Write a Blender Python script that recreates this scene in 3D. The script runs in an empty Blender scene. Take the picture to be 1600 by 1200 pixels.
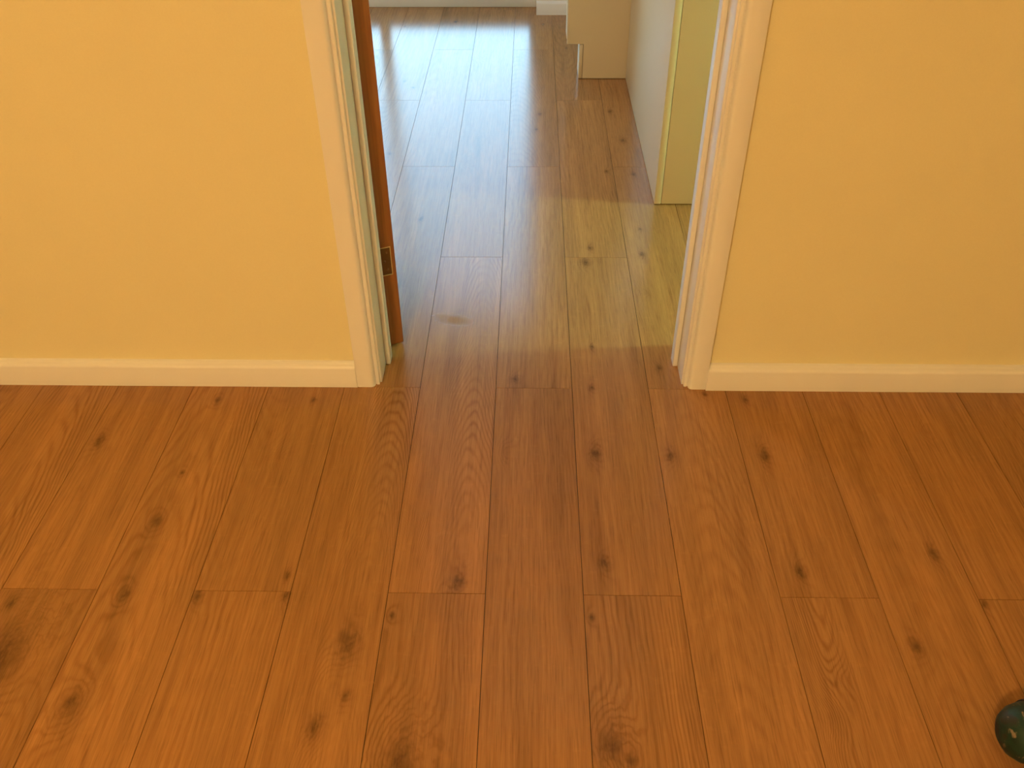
import bpy, bmesh, math, random
from mathutils import Matrix, Vector

scene = bpy.context.scene
COL = scene.collection
# ------------------------------------------------------------------ camera
cam_data = bpy.data.cameras.new('camera')
cam = bpy.data.objects.new('camera', cam_data); COL.objects.link(cam)
cam_data.sensor_fit = 'HORIZONTAL'; cam_data.sensor_width = 36.0
cam_data.lens = 1376.515 / 1600 * 36.0
cam_data.clip_start = 0.02
f_ = 1376.515; pitch, yaw, roll, CAM_H = 0.6803045, -0.0228173, -0.0072233, 1.40887
cp, sp = math.cos(pitch), math.sin(pitch)
fw = Vector((math.sin(yaw)*cp, math.cos(yaw)*cp, -sp)); rt = Vector((math.cos(yaw), -math.sin(yaw), 0)); up = rt.cross(fw)
cr, sr = math.cos(roll), math.sin(roll)
rt2 = rt*cr + up*sr; up2 = up*cr - rt*sr
cam.matrix_world = Matrix(((rt2.x, up2.x, -fw.x, 0), (rt2.y, up2.y, -fw.y, 0), (rt2.z, up2.z, -fw.z, CAM_H), (0, 0, 0, 1)))
scene.camera = cam
# ------------------------------------------------------------------ view, world, lights
scene.view_settings.view_transform = 'Standard'
scene.view_settings.look = 'None'
scene.view_settings.gamma = 1.0
scene.view_settings.use_curve_mapping = False
scene.view_settings.exposure = 0.0
SKY_S = 8.6
HALL_LIGHT = (1.0, 0.63, 0.26); HALL_S = 362.0        # flush ceiling lamp, warm bulb
KIT_LIGHT = (0.52, 1.0, 0.68); KIT_S = 11.5          # greenish compact fluorescent in the kitchen
KFILL_LIGHT = (1.0, 0.89, 0.86); KFILL_S = 84.0         # unseen fill lamp, added to brighten the far half of the kitchen
world = bpy.data.worlds.new('overcast_sky'); scene.world = world
world.use_nodes = True
wb = world.node_tree.nodes['Background']
# clear-day sky: bright hazy horizon falling to a deeper blue zenith
_wt = world.node_tree
_co = _wt.nodes.new('ShaderNodeTexCoord'); _sx = _wt.nodes.new('ShaderNodeSeparateXYZ'); _cr = _wt.nodes.new('ShaderNodeValToRGB')
_wt.links.new(_co.outputs['Generated'], _sx.inputs[0]); _wt.links.new(_sx.outputs['Z'], _cr.inputs[0]); _wt.links.new(_cr.outputs[0], wb.inputs['Color'])
_e = _cr.color_ramp.elements
_e[0].position = 0.0; _e[0].color = (0.50, 0.80, 0.96, 1)
_e[1].position = 1.0; _e[1].color = (0.05, 0.13, 0.30, 1)
for _p, _c in ((0.22, (0.46, 0.76, 0.95, 1)), (0.42, (0.30, 0.56, 0.84, 1)), (0.62, (0.15, 0.32, 0.57, 1))):
    _n = _e.new(_p); _n.color = _c
wb.inputs['Strength'].default_value = SKY_S

def area_portal(name, loc, sx, sy, rot):
    d = bpy.data.lights.new(name, 'AREA'); d.shape = 'RECTANGLE'; d.size = sx; d.size_y = sy
    d.cycles.is_portal = True
    o = bpy.data.objects.new(name, d); o.location = loc; o.rotation_euler = rot; COL.objects.link(o)
    return o
area_portal('window_portal', (-0.80, 5.06, 1.06), 1.66, 2.0, (math.radians(-90), 0, 0))

# ------------------------------------------------------------------ node helpers
class NT:
    def __init__(self, tree): self.t = tree; self.n = tree.nodes; self.l = tree.links
    def node(self, kind, **kw):
        n = self.n.new(kind)
        for k, v in kw.items(): setattr(n, k, v)
        return n
    def put(self, sock, v):
        if isinstance(v, bpy.types.NodeSocket): self.l.new(v, sock)
        else: sock.default_value = v
    def m(self, op, a, b=None, c=None, clamp=False):
        n = self.node('ShaderNodeMath', operation=op); n.use_clamp = clamp
        self.put(n.inputs[0], a)
        if b is not None: self.put(n.inputs[1], b)
        if c is not None: self.put(n.inputs[2], c)
        return n.outputs[0]
    def xyz(self, x=0.0, y=0.0, z=0.0):
        n = self.node('ShaderNodeCombineXYZ')
        for s, v in zip(n.inputs, (x, y, z)): self.put(s, v)
        return n.outputs[0]
    def sep(self, v):
        n = self.node('ShaderNodeSeparateXYZ'); self.put(n.inputs[0], v); return n.outputs
    def noise(self, vec, scale=1.0, detail=2.0, rough=0.5):
        n = self.node('ShaderNodeTexNoise'); self.put(n.inputs['Vector'], vec)
        n.inputs['Scale'].default_value = scale; n.inputs['Detail'].default_value = detail; n.inputs['Roughness'].default_value = rough
        return n.outputs[0]
    def mix(self, fac, a, b, kind='MIX'):
        n = self.node('ShaderNodeMix', data_type='RGBA', blend_type=kind)
        self.put(n.inputs[0], fac); self.put(n.inputs[6], a); self.put(n.inputs[7], b)
        return n.outputs[2]
    def remap(self, v, a, b, c=0.0, d=1.0):
        n = self.node('ShaderNodeMapRange'); self.put(n.inputs[0], v)
        for i, x in enumerate((a, b, c, d)): n.inputs[i+1].default_value = x
        return n.outputs[0]

def new_mat(name):
    m = bpy.data.materials.new(name); m.use_nodes = True
    t = NT(m.node_tree); b = m.node_tree.nodes['Principled BSDF']
    return m, t, b

def paint(name, color, rough=0.5, mottle=0.03, bump=0.0, scale=6.0, spec=0.5, grain=0.0):
    m, t, b = new_mat(name)
    co = t.node('ShaderNodeTexCoord').outputs['Object']
    n = t.noise(co, scale, 3)
    n2 = t.noise(co, 420.0, 2)
    f = t.m('MULTIPLY_ADD', n, 2*mottle, 1-mottle)
    f = t.m('MULTIPLY', f, t.m('MULTIPLY_ADD', n2, 2*grain, 1-grain))
    t.put(b.inputs['Base Color'], t.mix(1.0, (*color, 1), t.xyz(f, f, f), 'MULTIPLY'))
    b.inputs['Roughness'].default_value = rough
    b.inputs['Specular IOR Level'].default_value = spec
    if bump:
        bn = t.node('ShaderNodeBump'); bn.inputs['Strength'].default_value = bump; bn.inputs['Distance'].default_value = 0.001
        t.put(bn.inputs['Height'], t.noise(co, 260.0, 3)); t.put(b.inputs['Normal'], bn.outputs[0])
    return m

M_WALL = paint('cream_wall_paint', (0.82, 0.76, 0.50), 0.7, 0.015, 0.25, spec=0.25, grain=0.03)
M_KWALL = paint('kitchen_wall_paint', (0.80, 0.74, 0.60), 0.7, 0.02, spec=0.25)
M_CEIL = paint('ceiling_paint', (0.82, 0.80, 0.74), 0.85, 0.01, spec=0.2)
M_GLOSS = paint('white_gloss_paint', (0.84, 0.84, 0.84), 0.28, 0.02, 0.06)
M_CAB = paint('cream_cabinet_laminate', (0.68, 0.56, 0.355), 0.42, 0.01, 0.08, grain=0.03)
M_UPVC = paint('white_upvc', (0.88, 0.86, 0.80), 0.25, 0.01)
M_BRASS = paint('tarnished_brass', (0.20, 0.10, 0.035), 0.45, 0.2)
M_BRASSRIM = paint('bright_brass', (0.55, 0.32, 0.12), 0.35, 0.1)
M_STEEL = paint('brushed_steel', (0.5, 0.5, 0.5), 0.3, 0.03)
for m_ in (M_BRASS, M_STEEL): m_.node_tree.nodes['Principled BSDF'].inputs['Metallic'].default_value = 0.8
M_BASE = paint('dark_joint_underlay', (0.045, 0.022, 0.010), 0.8, 0.05)
M_PATIO = paint('patio_concrete', (0.42, 0.41, 0.39), 0.85, 0.1)
def scuffed_green():
    m, t, b = new_mat('scuffed_green_plastic')
    co = t.node('ShaderNodeTexCoord').outputs['Object']
    x, y, z = t.sep(co)
    n = t.noise(t.xyz(t.m('MULTIPLY', x, 190), t.m('MULTIPLY', y, 60), t.m('MULTIPLY', z, 60)), 1.0, 3)
    g = t.noise(co, 40.0, 3)
    base = t.mix(t.remap(g, 0.35, 0.65), (0.004, 0.014, 0.010, 1), (0.010, 0.045, 0.026, 1))
    base = t.mix(t.remap(g, 0.56, 0.66, 0, 0.8), base, (0.030, 0.022, 0.012, 1))
    wear = t.remap(n, 0.61, 0.70)
    t.put(b.inputs['Base Color'], t.mix(t.m('MULTIPLY', wear, 0.8), base, (0.24, 0.17, 0.10, 1)))
    t.put(b.inputs['Roughness'], t.m('MULTIPLY_ADD', wear, 0.3, 0.5))
    b.inputs['Specular IOR Level'].default_value = 0.3
    return m
M_GREEN = scuffed_green()
M_BLACK = paint('black_rubber', (0.012, 0.012, 0.012), 0.6, 0.2)

def glass_mat():
    m, t, b = new_mat('clear_glass')
    b.inputs['Base Color'].default_value = (1, 1, 1, 1); b.inputs['Roughness'].default_value = 0.0
    tr = t.node('ShaderNodeBsdfTransparent'); gl = t.node('ShaderNodeBsdfGlossy'); gl.inputs['Roughness'].default_value = 0.0
    tr.inputs[0].default_value = (0.93, 0.96, 0.95, 1)
    fr = t.node('ShaderNodeFresnel'); fr.inputs[0].default_value = 1.3
    mx = t.node('ShaderNodeMixShader'); t.put(mx.inputs[0], fr.outputs[0]); t.l.new(tr.outputs[0], mx.inputs[1]); t.l.new(gl.outputs[0], mx.inputs[2])
    t.l.new(mx.outputs[0], m.node_tree.nodes['Material Output'].inputs[0])
    return m
M_GLASS = glass_mat()

def emit_mat(name, color, s):
    m, t, b = new_mat(name)
    b.inputs['Base Color'].default_value = (0.9, 0.9, 0.9, 1)
    b.inputs['Emission Color'].default_value = (*color, 1); b.inputs['Emission Strength'].default_value = s
    return m

def wood_mat():
    """Oak laminate board. Each plank carries its own grain and knots in object properties."""
    m, t, b = new_mat('oak_laminate')
    co = t.node('ShaderNodeTexCoord').outputs['Object']
    u, v, _z = t.sep(co)
    def attr(name):
        a = t.node('ShaderNodeAttribute', attribute_type='OBJECT', attribute_name=name); return t.sep(a.outputs['Vector'])
    c, a2, u0 = attr('grain_shape'); bb, seed, tone = attr('grain_run')
    sx = t.m('MULTIPLY', seed, 3.71); sy = t.m('MULTIPLY', seed, 1.93)
    def nz(ku, kv, detail=2.0, off=0.0, rough=0.5):
        return t.noise(t.xyz(t.m('MULTIPLY_ADD', u, ku, t.m('ADD', sx, off)), t.m('MULTIPLY_ADD', v, kv, sy), seed), 1.0, detail, rough)
    w1 = t.m('SUBTRACT', nz(9, 2.2, 2), 0.5)             # slow wander of the grain
    w2 = t.m('SUBTRACT', nz(38, 9, 2, 5.0), 0.5)
    uw = t.m('ADD', u, t.m('MULTIPLY', w1, 0.05))
    du0 = t.m('SUBTRACT', uw, u0)
    phi = t.m('ADD', t.m('MULTIPLY', uw, c), t.m('MULTIPLY', t.m('MULTIPLY', du0, du0), a2))
    phi = t.m('ADD', phi, t.m('MULTIPLY', v, bb))
    phi = t.m('ADD', phi, t.m('MULTIPLY', w2, 1.1))
    dark = None; halo = None
    kw = t.m('SUBTRACT', nz(60, 40, 2, 9.0), 0.5); kw2 = t.m('SUBTRACT', nz(170, 90, 2, 15.0), 0.5)
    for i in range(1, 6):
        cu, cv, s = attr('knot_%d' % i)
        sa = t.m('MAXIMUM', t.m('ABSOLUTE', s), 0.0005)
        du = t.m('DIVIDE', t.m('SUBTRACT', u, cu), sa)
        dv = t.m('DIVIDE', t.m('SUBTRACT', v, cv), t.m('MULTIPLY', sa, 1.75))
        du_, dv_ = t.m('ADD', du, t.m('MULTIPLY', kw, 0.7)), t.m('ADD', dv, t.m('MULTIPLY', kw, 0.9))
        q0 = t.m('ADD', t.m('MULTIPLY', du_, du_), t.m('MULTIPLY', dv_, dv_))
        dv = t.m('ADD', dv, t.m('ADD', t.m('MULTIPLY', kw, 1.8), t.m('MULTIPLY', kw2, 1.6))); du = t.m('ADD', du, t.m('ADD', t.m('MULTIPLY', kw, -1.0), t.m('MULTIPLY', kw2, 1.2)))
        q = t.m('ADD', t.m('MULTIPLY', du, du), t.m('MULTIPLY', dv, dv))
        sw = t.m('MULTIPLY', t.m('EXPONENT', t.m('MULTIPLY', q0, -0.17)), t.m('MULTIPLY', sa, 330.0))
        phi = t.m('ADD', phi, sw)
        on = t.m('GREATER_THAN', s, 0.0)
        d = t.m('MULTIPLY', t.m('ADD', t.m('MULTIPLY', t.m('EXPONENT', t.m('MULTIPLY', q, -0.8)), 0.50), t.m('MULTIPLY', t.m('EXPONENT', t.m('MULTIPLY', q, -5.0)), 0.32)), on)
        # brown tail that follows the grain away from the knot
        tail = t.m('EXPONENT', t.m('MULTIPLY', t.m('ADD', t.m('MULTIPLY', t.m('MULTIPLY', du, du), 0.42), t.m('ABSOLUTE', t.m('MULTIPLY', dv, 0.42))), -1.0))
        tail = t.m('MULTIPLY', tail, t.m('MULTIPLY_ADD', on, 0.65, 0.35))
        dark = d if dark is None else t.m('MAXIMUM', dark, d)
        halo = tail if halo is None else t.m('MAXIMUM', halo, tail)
    ring = t.m('MULTIPLY_ADD', t.m('SINE', t.m('MULTIPLY', phi, 6.2832)), 0.5, 0.5)
    ring = t.m('POWER', ring, 2.2)
    depth, _a, _b = attr('ring_depth')
    rc = t.m('MULTIPLY', t.remap(nz(14, 1.6, 2, 21.0), 0.36, 0.62, 0.12, 1.0), depth)
    rc = t.m('MAXIMUM', rc, t.m('MULTIPLY', halo, 1.0))
    pores = t.remap(nz(620, 16, 2, 31.0, 0.6), 0.52, 0.68)
    fine = t.m('SUBTRACT', nz(190, 5, 3, 41.0, 0.6), 0.5)
    broad = t.m('SUBTRACT', nz(22, 1.3, 2, 51.0), 0.5)
    streak = t.remap(nz(30, 1.9, 3, 81.0, 0.55), 0.56, 0.74)
    fleck = t.remap(nz(45, 70, 2, 61.0), 0.60, 0.75)
    lum = t.m('MULTIPLY_ADD', fine, 0.62, 1.0)
    lum = t.m('MULTIPLY', lum, t.m('MULTIPLY_ADD', broad, 0.55, 1.0))
    lum = t.m('MULTIPLY', lum, t.m('MULTIPLY_ADD', pores, -0.22, 1.0))
    lum = t.m('MULTIPLY', lum, t.m('MULTIPLY_ADD', fleck, 0.06, 1.0))
    lum = t.m('MULTIPLY', lum, tone)
    base = t.mix(t.m('MULTIPLY', t.m('MULTIPLY', ring, rc), 0.55, clamp=True), (*OAK, 1), (*OAK_LATE, 1))
    base = t.mix(t.m('MULTIPLY', streak, 0.42, clamp=True), base, (*OAK_LATE, 1))
    base = t.mix(t.m('MULTIPLY', halo, 0.60, clamp=True), base, (*OAK_HALO, 1))
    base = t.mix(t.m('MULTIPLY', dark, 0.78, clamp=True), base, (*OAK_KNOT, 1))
    base = t.mix(1.0, base, t.xyz(lum, lum, lum), 'MULTIPLY')
    # dusty boot scuff lying on one plank: dull, pale brown
    cu, cv, s = attr('scuff')
    sq = t.m('ADD', t.m('POWER', t.m('DIVIDE', t.m('SUBTRACT', u, t.m('ADD', cu, t.m('MULTIPLY', kw, 0.03))), 0.050), 2.0),
             t.m('POWER', t.m('DIVIDE', t.m('SUBTRACT', v, t.m('ADD', cv, t.m('MULTIPLY', t.m('SUBTRACT', u, cu), -0.25))), 0.026), 2.0))
    sm = t.m('MULTIPLY', t.remap(t.m('ADD', sq, t.m('MULTIPLY', kw, 1.5)), 0.1, 1.5, 1.0, 0.0), s)
    base = t.mix(t.m('MULTIPLY', sm, 0.4), base, (0.27, 0.125, 0.05, 1))
    t.put(b.inputs['Base Color'], base)
    r = t.m('MULTIPLY_ADD', nz(25, 6, 3, 71.0), 0.015, FLOOR_ROUGH)
    r = t.m('ADD', r, t.m('MULTIPLY', sm, 0.35))
    t.put(b.inputs['Roughness'], r)
    t.put(b.inputs['Specular IOR Level'], t.m('MULTIPLY_ADD', sm, -0.28, 0.5))
    bn = t.node('ShaderNodeBump'); bn.inputs['Strength'].default_value = 0.004; bn.inputs['Distance'].default_value = 0.0006
    t.put(bn.inputs['Height'], t.m('SUBTRACT', fine, t.m('MULTIPLY', pores, 0.5))); t.put(b.inputs['Normal'], bn.outputs[0])
    return m
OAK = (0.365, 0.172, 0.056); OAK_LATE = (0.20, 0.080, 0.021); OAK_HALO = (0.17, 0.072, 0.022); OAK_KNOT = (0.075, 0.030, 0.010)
FLOOR_ROUGH = 0.19
M_WOOD = wood_mat()

def door_wood():
    m, t, b = new_mat('varnished_door_veneer')
    co = t.node('ShaderNodeTexCoord').outputs['Object']
    x, y, z = t.sep(co)
    n = t.noise(t.xyz(t.m('MULTIPLY', x, 160), t.m('MULTIPLY', y, 160), t.m('MULTIPLY', z, 5)), 1.0, 4)
    t.put(b.inputs['Base Color'], t.mix(t.remap(n, 0.35, 0.65), (0.22, 0.060, 0.012, 1), (0.28, 0.082, 0.018, 1)))
    b.inputs['Roughness'].default_value = 0.38
    return m
M_DOOR = door_wood()

# ------------------------------------------------------------------ mesh helpers
def bm_box(bm, x0, x1, y0, y1, z0, z1, mat=None):
    vs = [bm.verts.new((x, y, z)) for z in (z0, z1) for y in (y0, y1) for x in (x0, x1)]
    if mat is not None:
        for v in vs: v.co = mat @ v.co
    for f in ((0, 2, 3, 1), (4, 5, 7, 6), (0, 1, 5, 4), (2, 6, 7, 3), (0, 4, 6, 2), (1, 3, 7, 5)):
        bm.faces.new([vs[i] for i in f])
    return vs

def to_obj(name, bm, mat, parent=None, bevel=0.0, seg=2, smooth=False, loc=None):
    bmesh.ops.recalc_face_normals(bm, faces=bm.faces)
    if bevel:
        bmesh.ops.bevel(bm, geom=[e for e in bm.edges if len(e.link_faces) == 2 and e.calc_face_angle(0) > 0.6], offset=bevel, segments=seg, affect='EDGES', profile=0.5)
    me = bpy.data.meshes.new(name); bm.to_mesh(me); bm.free(); me.materials.append(mat)
    if smooth:
        for p in me.polygons: p.use_smooth = True
        try: me.set_sharp_from_angle(angle=math.radians(38))
        except Exception: pass
    o = bpy.data.objects.new(name, me); COL.objects.link(o)
    if loc is not None: o.location = loc
    if parent is not None: o.parent = parent
    return o

def box(name, dims, mat, parent=None, bevel=0.0, seg=2):
    """Box given by world extents; origin at its base centre."""
    x0, x1, y0, y1, z0, z1 = dims
    cx, cy = (x0+x1)/2, (y0+y1)/2
    bm = bmesh.new(); bm_box(bm, x0-cx, x1-cx, y0-cy, y1-cy, 0, z1-z0)
    o = to_obj(name, bm, mat, None, bevel, seg, smooth=bool(bevel), loc=(cx, cy, z0))
    if parent is not None:
        o.parent = parent; o.location = (cx-parent.location.x, cy-parent.location.y, z0-parent.location.z)
    return o

def empty(name, loc, rz=0.0):
    o = bpy.data.objects.new(name, None); o.location = loc; o.rotation_euler = (0, 0, rz); o.empty_display_size = 0.1
    COL.objects.link(o); return o

def tag(o, label=None, cat=None, group=None, kind=None):
    if label: o['label'] = label
    if cat: o['category'] = cat
    if group: o['group'] = group
    if kind: o['kind'] = kind
    return o

def extrude_profile(name, pts, axis, a0, a1, mat, parent=None, smooth=True, miter=None):
    """Closed 2-D profile swept along an axis. pts are the two other coordinates in (x,y,z) order."""
    bm = bmesh.new(); rings = []
    for k, a in enumerate((a0, a1)):
        ring = []
        for p in pts:
            aa = a + (miter[k](p) if miter and miter[k] else 0.0)
            co = {'x': (aa, p[0], p[1]), 'y': (p[0], aa, p[1]), 'z': (p[0], p[1], aa)}[axis]
            ring.append(bm.verts.new(co))
        rings.append(ring)
    n = len(pts)
    for i in range(n):
        j = (i+1) % n; bm.faces.new((rings[0][i], rings[0][j], rings[1][j], rings[1][i]))
    bm.faces.new(rings[0]); bm.faces.new(rings[1][::-1])
    return to_obj(name, bm, mat, parent, smooth=smooth)

# ------------------------------------------------------------------ the room shell
YF, YB = 1.744, 1.895          # hall face and kitchen face of the wall with the doorway
XL, XR = -0.371, 0.389         # inner faces of the door lining
HEAD = 1.985; CEIL = 2.40
HX0, HX1, HY0 = -2.15, 2.15, -2.40
KX0, KX1, KYB = -2.15, 4.4, 4.852
T = 0.027                      # lining thickness

def wall_with_hole(name, x0, x1, y0, y1, hx0, hx1, hz, mat):
    bm = bmesh.new()
    bm_box(bm, x0, hx0, y0, y1, 0, CEIL); bm_box(bm, hx1, x1, y0, y1, 0, CEIL); bm_box(bm, hx0, hx1, y0, y1, hz, CEIL)
    return to_obj(name, bm, mat)
w = wall_with_hole('wall_front', HX0, KX1+0.1, YF, YB, XL-T, XR+T, HEAD+T, M_WALL)
tag(w, 'warm cream painted wall either side of the open doorway', kind='structure')
for nm, d, lab in (('wall_left', (HX0-0.1, HX0, HY0-0.1, YF, 0, CEIL), 'cream hall side wall out of view on the left'),
              ('wall_right', (HX1, HX1+0.1, HY0-0.1, YF, 0, CEIL), 'cream hall side wall out of view on the right'),
              ('wall_back', (HX0, HX1, HY0-0.1, HY0, 0, CEIL), 'cream hall wall behind the viewer')):
    tag(box(nm, d, M_WALL), lab, kind='structure')
tag(wall_with_hole('wall_kitchen_back', KX0, KX1+0.1, KYB, KYB+0.28, -1.640, 0.032, 2.10, M_KWALL), 'pale far kitchen wall around the patio window', kind='structure')
tag(box('wall_kitchen_left', (KX0-0.1, KX0, YB, KYB+0.28, 0, CEIL), M_KWALL), 'pale kitchen side wall hidden behind the open door', kind='structure')
tag(box('wall_light_blocker', (1.043, 1.143, 2.712, KYB, 0, CEIL), M_KWALL), 'pale unseen wall added behind the kitchen cabinets to block the pendant light', kind='structure')  # added out of view to keep green pendant light off the far window frame
tag(box('wall_kitchen_right', (KX1, KX1+0.1, YB, KYB, 0, CEIL), M_KWALL), 'pale kitchen side wall hidden behind the cabinets', kind='structure')
tag(box('ceiling', (HX0-0.1, KX1+0.1, HY0-0.1, KYB+0.28, CEIL, CEIL+0.1), M_CEIL), 'plain white ceiling out of view above', kind='structure')
tag(box('patio_paving', (-6, 6, KYB+0.32, 12, -0.16, -0.04), M_PATIO), 'grey paving outside the patio window', kind='structure')

# floor slab and planks
PW, PL, PX0, PY0 = 0.192, 1.27957, -0.079964, 1.084925
floor = box('floor', (HX0-0.1, KX1+0.1, HY0-0.1, KYB+0.30, -0.10, -0.0085), M_BASE)
tag(floor, 'brown oak laminate floor running from the hall through the doorway', kind='structure')
KN = {
(-6,-1):[(-.0796,1.0658,-10)],(-5,-1):[(-.0245,1.1261,30),(-.0606,1.2449,9)],(-5,0):[(-.0683,.4329,10),(-.0474,.0557,-9)],  # largest entry: broad dark patch at the left edge, drawn with the knot mask
(-4,-1):[(-.0384,.8195,9),(-.0385,.6296,8),(-.0487,.3915,14),(-.0297,.9686,4),(-.0208,1.2238,7)],
(-3,-1):[(-.0859,1.2652,8),(.0884,1.2707,7)],(-3,0):[(.0807,.0383,5),(-.0083,.386,-11),(.0271,.5868,5)],
(-2,-1):[(.0377,.523,15),(.0496,.4148,7),(.0041,.3557,11)],(-1,-1):[(-.035,.9349,22),(-.0819,1.2255,5)],(-1,0):[(.0395,.0271,12)],
(0,-1):[(-.066,1.045,-9)],(0,0):[(-.0479,.0369,6)],(0,1):[(.0247,.494,6),(.0111,.3385,5),(.0846,.6181,-8)],(0,2):[(.0482,.3904,7)],
(1,-1):[(-.0817,1.2265,4),(-.0628,.9684,18),(-.0327,.943,9)],
(1,0):[(-.0504,.4035,11),(-.0488,.0797,8),(-.0332,1.2502,9),(-.0363,.8163,5),(-.0455,.6401,6)],
(1,1):[(-.0152,.0555,6),(.0702,.6016,6)],(1,2):[(-.0333,.6652,4)],(2,-1):[(-.0703,1.0369,8),(.0417,1.2628,5)],
(2,0):[(-.0471,.4407,-14),(-.0393,.8189,5),(-.0486,.6577,7),(-.0243,1.2212,7),(-.0587,.0863,6)],
(3,-1):[(-.0616,1.0268,-12),(-.019,1.1021,-9)],(3,0):[(-.0443,.3998,10),(-.0425,.0637,8),(-.0511,.5992,6)],
(4,-1):[(-.0602,.5313,9),(.0482,.7536,8)],(5,-1):[(-.0899,1.2669,5)],(5,0):[(-.033,.4858,-8)],
}
GRAIN = {   # (rings per metre straight, curvature, centre, rings along)
(-2,-1):(8,1900,0.045,26),(-1,0):(6,1800,0.045,22),(3,-1):(5,3600,-0.035,-16),(-1,-1):(60,300,-0.03,3),(1,-1):(60,300,-0.05,3),
(-4,-1):(55,500,0.03,8),(-6,-1):(30,900,0.02,12),
}
plank_meshes = {}
def plank_mesh(width, length):
    key = (round(width, 4), round(length, 4))
    if key not in plank_meshes:
        bm = bmesh.new(); g = 0.0006
        bm_box(bm, -width/2+g, width/2-g, g, length-g, -0.0085, 0)
        bmesh.ops.recalc_face_normals(bm, faces=bm.faces)
        me = bpy.data.meshes.new('plank'); bm.to_mesh(me); bm.free(); me.materials.append(M_WOOD)
        plank_meshes[key] = me
    return plank_meshes[key]
rng = random.Random(11)
fl = floor.location
YEND = KYB + 0.28
for c in range(-11, 24):
    xc = PX0 + (c+0.5)*PW
    if xc < HX0-0.02 or xc > KX1+0.02: continue
    yb = PY0 + (0 if c % 2 else PL/2)
    for j in range(-3, 4):
        ya, yz = yb + j*PL, yb + (j+1)*PL
        if yz < HY0-0.05 or ya > YEND or (xc > HX1+0.15 and yz < YF): continue
        y1 = min(yz, YEND)
        if y1-ya < 0.02: continue
        o = bpy.data.objects.new('plank', plank_mesh(PW, y1-ya)); COL.objects.link(o)
        o.parent = floor; o.location = (xc-fl.x, ya-fl.y, 0.0-fl.z)
        sd = rng.uniform(1, 60)
        g = GRAIN.get((c, j))
        if g is None:
            if rng.random() < 0.3: g = (rng.uniform(10, 40), rng.uniform(500, 1500), rng.uniform(-.06, .06), rng.choice((-1, 1))*rng.uniform(8, 20))
            else: g = (rng.uniform(60, 110), rng.uniform(0, 200), rng.uniform(-.05, .05), rng.uniform(-3, 3))
        o['grain_shape'] = [float(g[0]), float(g[1]), float(g[2])]
        o['ring_depth'] = [1.0 if (c, j) in GRAIN else rng.uniform(0.25, 0.6), 0.0, 0.0]
        o['grain_run'] = [float(g[3]), sd, rng.uniform(0.93, 1.07)]
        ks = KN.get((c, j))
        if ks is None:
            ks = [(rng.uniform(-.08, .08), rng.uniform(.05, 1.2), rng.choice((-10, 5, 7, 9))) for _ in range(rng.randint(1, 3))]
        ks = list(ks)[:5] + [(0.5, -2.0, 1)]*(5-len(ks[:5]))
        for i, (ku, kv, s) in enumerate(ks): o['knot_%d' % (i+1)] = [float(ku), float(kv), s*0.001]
        o['scuff'] = [-0.030, 0.940, 1.0] if (c, j) == (-1, 0) else [0.0, -3.0, 0.0]

# ------------------------------------------------------------------ trim round the doorway
ARCH = [(0, 0), (0, .0075), (.0015, .0090), (.0070, .0088), (.0084, .0064), (.0096, .0066), (.0104, .0125), (.0125, .0165), (.0160, .0190), (.0200, .0200), (.0525, .0200), (.0550, .0185), (.0550, 0)]
def arch_v(name, xin, sgn, yface, ysgn, z1, label):
    pts = [(xin + sgn*w_, yface + ysgn*t_) for w_, t_ in ARCH]
    o = extrude_profile(name, pts, 'z', 0.0, z1, M_GLOSS, miter=(None, lambda p: abs(p[0]-xin)))
    return tag(o, label, kind='structure')
def arch_h(name, x0, x1, z0, yface, ysgn, label):
    pts = [(yface + ysgn*t_, z0 + w_) for w_, t_ in ARCH]
    o = extrude_profile(name, pts, 'x', x0, x1, M_GLOSS, miter=(lambda p: -(p[1]-z0), lambda p: p[1]-z0))
    return tag(o, label, kind='structure')
R_ = 0.005
arch_v('trim_1', XL-R_, -1, YF, -1, HEAD+R_, 'white moulded architrave up the left side of the doorway')
arch_v('trim_2', XR+R_, 1, YF, -1, HEAD+R_, 'white moulded architrave up the right side of the doorway')
arch_h('trim_3', XL-R_, XR+R_, HEAD+R_, YF, -1, 'white architrave across the top of the doorway, out of view')
arch_v('trim_4', XL-R_-0.022, -1, YB, 1, HEAD+R_, 'white kitchen side architrave behind the wooden door')
arch_v('trim_5', XR+R_, 1, YB, 1, HEAD+R_, 'white kitchen side architrave behind the right door jamb')
arch_h('trim_6', XL-R_, XR+R_, HEAD+R_, YB, 1, 'white kitchen side architrave over the doorway, out of view')

def lining(name, xin, sgn, label):
    root = empty(name, (xin, (YF+YB)/2, 0)); tag(root, label, kind='structure')
    x0, x1 = sorted((xin, xin + sgn*T))
    box('jamb_board', (x0, x1, YF, YB, 0, HEAD), M_GLOSS, root, bevel=0.0015)
    s0, s1 = sorted((xin, xin - sgn*0.0125))
    box('door_stop', (s0, s1, 1.818, 1.853, 0, HEAD), M_GLOSS, root, bevel=0.0022, seg=3)
    return root
lining('trim_7', XL, -1, 'white left door jamb with a planted door stop')
rr = lining('trim_8', XR, 1, 'white right door jamb with a planted door stop')
root = empty('trim_9', (0.009, (YF+YB)/2, HEAD)); tag(root, 'white head of the door lining, out of view above', kind='structure')
box('head_board', (XL-T, XR+T, YF, YB, HEAD, HEAD+T), M_GLOSS, root, bevel=0.0015)
box('door_stop', (XL+0.0125, XR-0.0125, 1.818, 1.853, HEAD-0.0125, HEAD), M_GLOSS, root, bevel=0.002)

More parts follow.
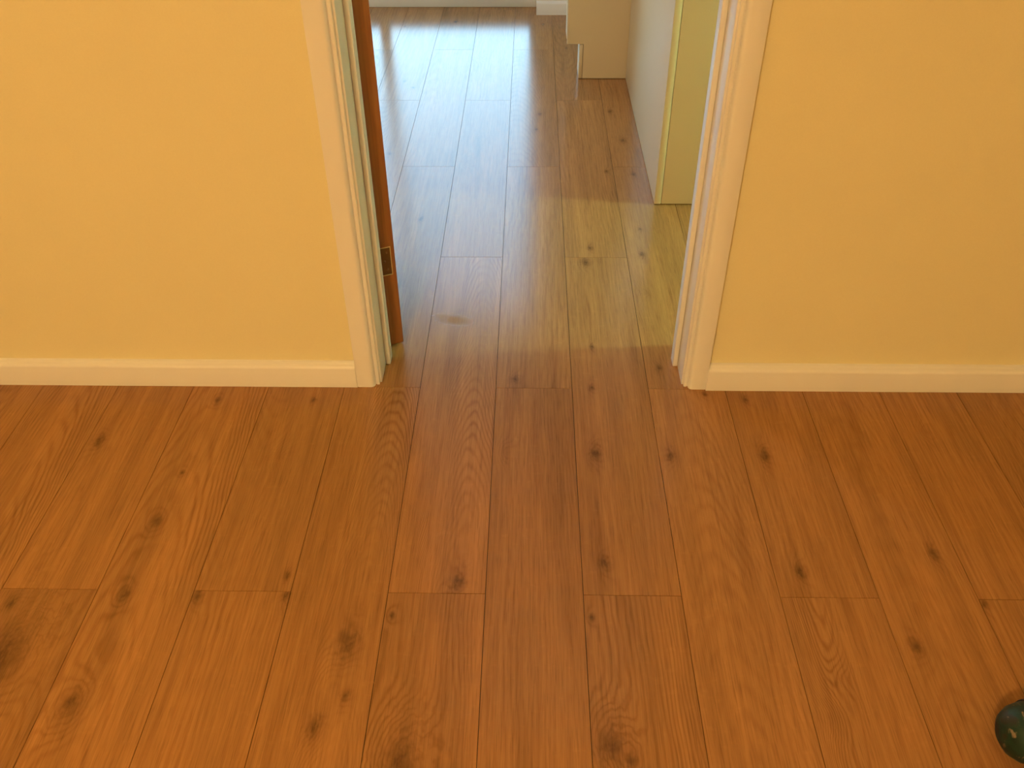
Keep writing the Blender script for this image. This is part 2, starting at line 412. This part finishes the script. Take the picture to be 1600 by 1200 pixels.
def skirt_pts(yw, ysgn, th, h=0.070):
    prof = [(0, 0), (th, 0), (th, h*.80), (th-.0012, h*.86), (th*.80, h*.915), (th*.62, h*.935), (th*.52, h*.945), (th*.45, h*.975), (th*.30, h), (0, h)]
    return [(yw + ysgn*a, z) for a, z in prof]
tag(extrude_profile('baseboard_left', skirt_pts(YF, -1, .0215), 'x', HX0, XL-R_-.055, M_GLOSS), 'low white skirting board left of the doorway', kind='structure')
tag(extrude_profile('baseboard_right', skirt_pts(YF, -1, .0245), 'x', XR+R_+.0535, HX1, M_GLOSS), 'low white skirting board right of the doorway', kind='structure')
tag(extrude_profile('baseboard_kitchen', skirt_pts(KYB, -1, .022, .066), 'x', 0.032, 0.62, M_GLOSS), 'short white skirting block on the far kitchen pier', kind='structure')

# ------------------------------------------------------------------ patio window in the far kitchen wall
win = empty('window_1', (-0.804, 5.0, 0)); tag(win, 'white patio window frame at the far end of the kitchen floor', kind='structure')
FY0, FY1 = 4.97, 5.04
box('bottom_rail', (-1.64, 0.032, FY0, FY1, 0, 0.115), M_UPVC, win, bevel=0.004)
box('top_rail', (-1.64, 0.032, FY0, FY1, 2.03, 2.10), M_UPVC, win, bevel=0.004)
box('stile', (-0.005, 0.032, FY0, FY1, 0.115, 2.03), M_UPVC, win, bevel=0.003)
box('stile', (-1.64, -1.60, FY0, FY1, 0.115, 2.03), M_UPVC, win, bevel=0.003)
box('mullion', (-0.825, -0.770, FY0, FY1, 0.115, 2.03), M_UPVC, win, bevel=0.004)
box('glass_pane', (-0.770, -0.005, 5.003, 5.007, 0.115, 2.03), M_GLASS, win)
box('glass_pane', (-1.60, -0.825, 5.003, 5.007, 0.115, 2.03), M_GLASS, win)

# ------------------------------------------------------------------ the open door
DW, DT, DH = 0.754, 0.040, 1.968
ang = math.radians(113.0)                 # swing of the leaf from closed
# local frame: x along the leaf from its hinge edge, y through its thickness (0 = face seen on the right)
dx, dy = math.cos(math.radians(180-67)), math.sin(math.radians(180-67))
door = empty('door_1', (-0.334, 1.909, 0.007), math.radians(113.0))
tag(door, 'brown wooden door swung open into the kitchen, its hinged edge showing', kind='structure')
bm = bmesh.new(); bm_box(bm, 0, DW, 0, DT, 0, DH)
to_obj('door_leaf', bm, M_DOOR, door, bevel=0.0015, smooth=True)
for zc in (0.256, 1.0, 1.72):
    bm = bmesh.new(); bm_box(bm, -0.0009, 0.0, 0.0115, DT+0.004, zc-0.038, zc+0.038)
    h = to_obj('hinge', bm, M_BRASS, door); tag(h, 'dark brass hinge leaf let into the door edge')
    bm = bmesh.new()
    bm_box(bm, -0.0016, 0.0, 0.0100, 0.0118, zc-0.040, zc+0.040); bm_box(bm, -0.0016, 0, 0.0118, DT-.004, zc-0.040, zc-0.0382); bm_box(bm, -0.0016, 0, 0.0118, DT-.004, zc+0.0382, zc+0.040)
    to_obj('hinge_rim', bm, M_BRASSRIM, h)
    bm = bmesh.new(); bmesh.ops.create_cone(bm, cap_ends=True, segments=12, radius1=0.0045, radius2=0.0045, depth=0.076, matrix=Matrix.Translation((-0.005, DT+0.004, zc)))
    to_obj('knuckle', bm, M_BRASS, h, smooth=True)
    for dz in (-0.024, 0.0, 0.024):
        bm = bmesh.new(); bmesh.ops.create_uvsphere(bm, u_segments=10, v_segments=6, radius=0.0036, matrix=Matrix.Translation((-0.0005, 0.022 + (0.006 if dz == 0 else 0), zc+dz)) @ Matrix.Scale(0.4, 4, (1, 0, 0)))
        to_obj('screw', bm, M_BRASS, h, smooth=True)
for sy, ya in ((-1, 0.0), (1, DT)):
    hd = None
    bm = bmesh.new(); bm_box(bm, DW-0.075, DW-0.035, min(ya, ya+sy*.008), max(ya, ya+sy*.008), 0.90, 1.06)
    hd = to_obj('handle_plate', bm, M_STEEL, door, bevel=0.003, smooth=True)
    bm = bmesh.new()
    bmesh.ops.create_cone(bm, cap_ends=True, segments=14, radius1=.009, radius2=.009, depth=.05, matrix=Matrix.Translation((DW-.055, ya+sy*.030, 1.0)) @ Matrix.Rotation(math.pi/2, 4, 'X'))
    bmesh.ops.create_cone(bm, cap_ends=True, segments=14, radius1=.009, radius2=.007, depth=.115, matrix=Matrix.Translation((DW-.108, ya+sy*.050, 1.0)) @ Matrix.Rotation(math.pi/2, 4, 'Y'))
    to_obj('lever', bm, M_STEEL, hd, smooth=True)

# ------------------------------------------------------------------ kitchen cabinets
tall = empty('tall_cabinet', (0.73, 3.30, 0))
tag(tall, 'tall cream kitchen cabinet just inside the doorway on the right, panelled down to the floor', 'cabinet')
box('long_side_panel', (0.424, 0.446, 2.712, 3.892, 0.003, 2.10), M_CAB, tall, bevel=0.0008)
box('end_panel', (0.4475, 1.04, 2.7125, 2.732, 0.003, 2.10), M_CAB, tall, bevel=0.0008)
box('carcass', (0.4475, 1.04, 2.7335, 3.892, 0.003, 2.085), M_CAB, tall)
narrow = empty('base_cabinet', (0.47, 3.97, 0))
tag(narrow, 'cream base cabinet with a recessed plinth, beyond the tall cabinet', 'cabinet')
pan = bmesh.new()   # end panel with the toe-kick notch cut out of its lower corner
prof = [(0.160, 0.152), (0.2315, 0.152), (0.2315, 0.003), (0.78, 0.003), (0.78, 0.872), (0.160, 0.872)]
fr_ = [pan.verts.new((x-.47, 3.896-3.97, z)) for x, z in prof]; bk_ = [pan.verts.new((x-.47, 3.914-3.97, z)) for x, z in prof]
pan.faces.new(fr_); pan.faces.new(bk_[::-1])
for i in range(6):
    j = (i+1) % 6; pan.faces.new((fr_[i], bk_[i], bk_[j], fr_[j]))
to_obj('end_panel', pan, M_CAB, narrow)
box('cabinet_door', (0.158, 0.177, 3.9155, 4.020, 0.168, 0.865), M_CAB, narrow, bevel=0.001)
box('plinth', (0.2145, 0.2300, 3.896, 4.020, 0.003, 0.149), M_CAB, narrow, bevel=0.0006)
box('carcass', (0.1785, 0.78, 3.9155, 4.020, 0.152, 0.872), M_CAB, narrow)
box('carcass_foot', (0.2330, 0.78, 3.9155, 4.020, 0.003, 0.151), M_CAB, narrow)
box('counter_slab', (0.145, 0.79, 3.893, 4.03, 0.873, 0.911), M_UPVC, narrow, bevel=0.004)

# ------------------------------------------------------------------ lamps
def lathe(bm, prof, seg=32, mat=None):
    rings = []
    for r, z in prof:
        ring = []
        for k in range(seg):
            a = 2*math.pi*k/seg
            p = Vector((r*math.cos(a), r*math.sin(a), z)); ring.append(bm.verts.new(mat @ p if mat else p))
        rings.append(ring)
    for a, b_ in zip(rings[:-1], rings[1:]):
        for k in range(seg): bm.faces.new((a[k], a[(k+1) % seg], b_[(k+1) % seg], b_[k]))
    bm.faces.new(rings[0][::-1]); bm.faces.new(rings[-1])

def ceiling_lamp_or_fill(loc, label, mat):  # builds the hall lamp and the added kitchen fill lamp
    lamp = empty('ceiling_lamp_or_fill', loc); tag(lamp, label, 'lamp')
    bm = bmesh.new(); lathe(bm, [(.155, 0), (.160, -.01), (.160, -.022), (.150, -.03)]); to_obj('lamp_base', bm, M_GLOSS, lamp, smooth=True)
    bm = bmesh.new(); lathe(bm, [(.145, -.031), (.142, -.05), (.118, -.072), (.07, -.086), (.002, -.09)]); to_obj('lamp_diffuser', bm, mat, lamp, smooth=True)
ceiling_lamp_or_fill((-0.70, -1.25, CEIL), 'round white ceiling lamp giving the warm hall light, out of view overhead', emit_mat('warm_lamp_glow', HALL_LIGHT, HALL_S))
ceiling_lamp_or_fill((-1.30, 3.40, CEIL), 'round white fill lamp added to brighten the far end of the kitchen, out of view', emit_mat('kitchen_fill_glow', KFILL_LIGHT, KFILL_S))  # added unseen fill light that lifts the kitchen floor and walls

pend = empty('pendant_lamp', (4.0, 2.23, CEIL)); tag(pend, 'bare kitchen pendant bulb far to the right of the doorway, out of view', 'lamp')
bm = bmesh.new(); lathe(bm, [(.05, 0), (.05, -.012), (.02, -.03)]); to_obj('ceiling_rose', bm, M_UPVC, pend, smooth=True)
bm = bmesh.new(); lathe(bm, [(.003, -.03), (.003, -.56)], 8); to_obj('flex', bm, M_UPVC, pend, smooth=True)
bm = bmesh.new(); lathe(bm, [(.012, -.56), (.02, -.565), (.02, -.61), (.014, -.615)], 20); to_obj('bulb_holder', bm, M_UPVC, pend, smooth=True)
bm = bmesh.new(); lathe(bm, [(.013, -.616), (.03, -.65), (.034, -.68), (.026, -.71), (.004, -.722)], 20); to_obj('bulb', bm, emit_mat('greenish_bulb_glow', KIT_LIGHT, 420.0*KIT_S), pend, smooth=True)

# ------------------------------------------------------------------ green power drill at the lower right corner
drill = empty('power_drill', (0.887, 0.781, 0.0)); drill.rotation_euler = (0, 0, math.radians(4)); drill.scale = (1.12, 1.12, 1.12)
tag(drill, 'dark green scuffed power drill on the floor in the lower right corner', 'power tool')
AX = Matrix.Translation((0, 0, 0.047)) @ Matrix.Rotation(math.pi/2, 4, 'Y')   # lathe axis along +x
bm = bmesh.new()
lathe(bm, [(.002, -.098), (.018, -.096), (.031, -.088), (.040, -.075), (.0445, -.058), (.0455, -.045), (.0455, .03), (.042, .05), (.036, .066)], 36, AX)
to_obj('motor_housing', bm, M_GREEN, drill, smooth=True)
bm = bmesh.new(); lathe(bm, [(.0462, -.056), (.0472, -.054), (.0472, -.049), (.0462, -.047)], 36, AX); to_obj('housing_ridge', bm, M_BLACK, drill, smooth=True)
bm = bmesh.new(); lathe(bm, [(.036, .0665), (.0345, .078), (.030, .10), (.022, .112), (.019, .135), (.010, .15)], 28, AX); to_obj('chuck', bm, M_BLACK, drill, smooth=True)
bm = bmesh.new()
prev = []
for k in range(9):
    s = k/8; y = -0.030 - 0.125*s; x = -0.046 + 0.028*s + .004*math.sin(s*math.pi); rx, rz = .021 - .003*math.sin(s*math.pi), .019
    prev.append([bm.verts.new((x + rx*math.cos(a), y, .040 + rz*math.sin(a))) for a in [2*math.pi*i/16 for i in range(16)]])
for a, b_ in zip(prev[:-1], prev[1:]):
    for i in range(16): bm.faces.new((a[i], a[(i+1) % 16], b_[(i+1) % 16], b_[i]))
bm.faces.new(prev[0]); bm.faces.new(prev[-1][::-1])
to_obj('handle', bm, M_GREEN, drill, smooth=True)
bm = bmesh.new(); bm_box(bm, -.024, -.008, -.085, -.05, .031, .050); to_obj('trigger', bm, M_BLACK, drill, bevel=.004, smooth=True)
bm = bmesh.new(); bm_box(bm, -.072, .040, -.205, -.152, .003, .078); to_obj('battery', bm, M_GREEN, drill, bevel=.008, seg=3, smooth=True)
for k in range(4):
    bm = bmesh.new(); a = math.radians(62 + 19*k)
    bm_box(bm, -.030, .010, -.0025, .0025, -.0012, .0012, Matrix.Translation((0, .0458*math.cos(a), .047 + .0458*math.sin(a))) @ Matrix.Rotation(a - math.pi/2, 4, 'X'))
    to_obj('vent_slot', bm, M_BLACK, drill)
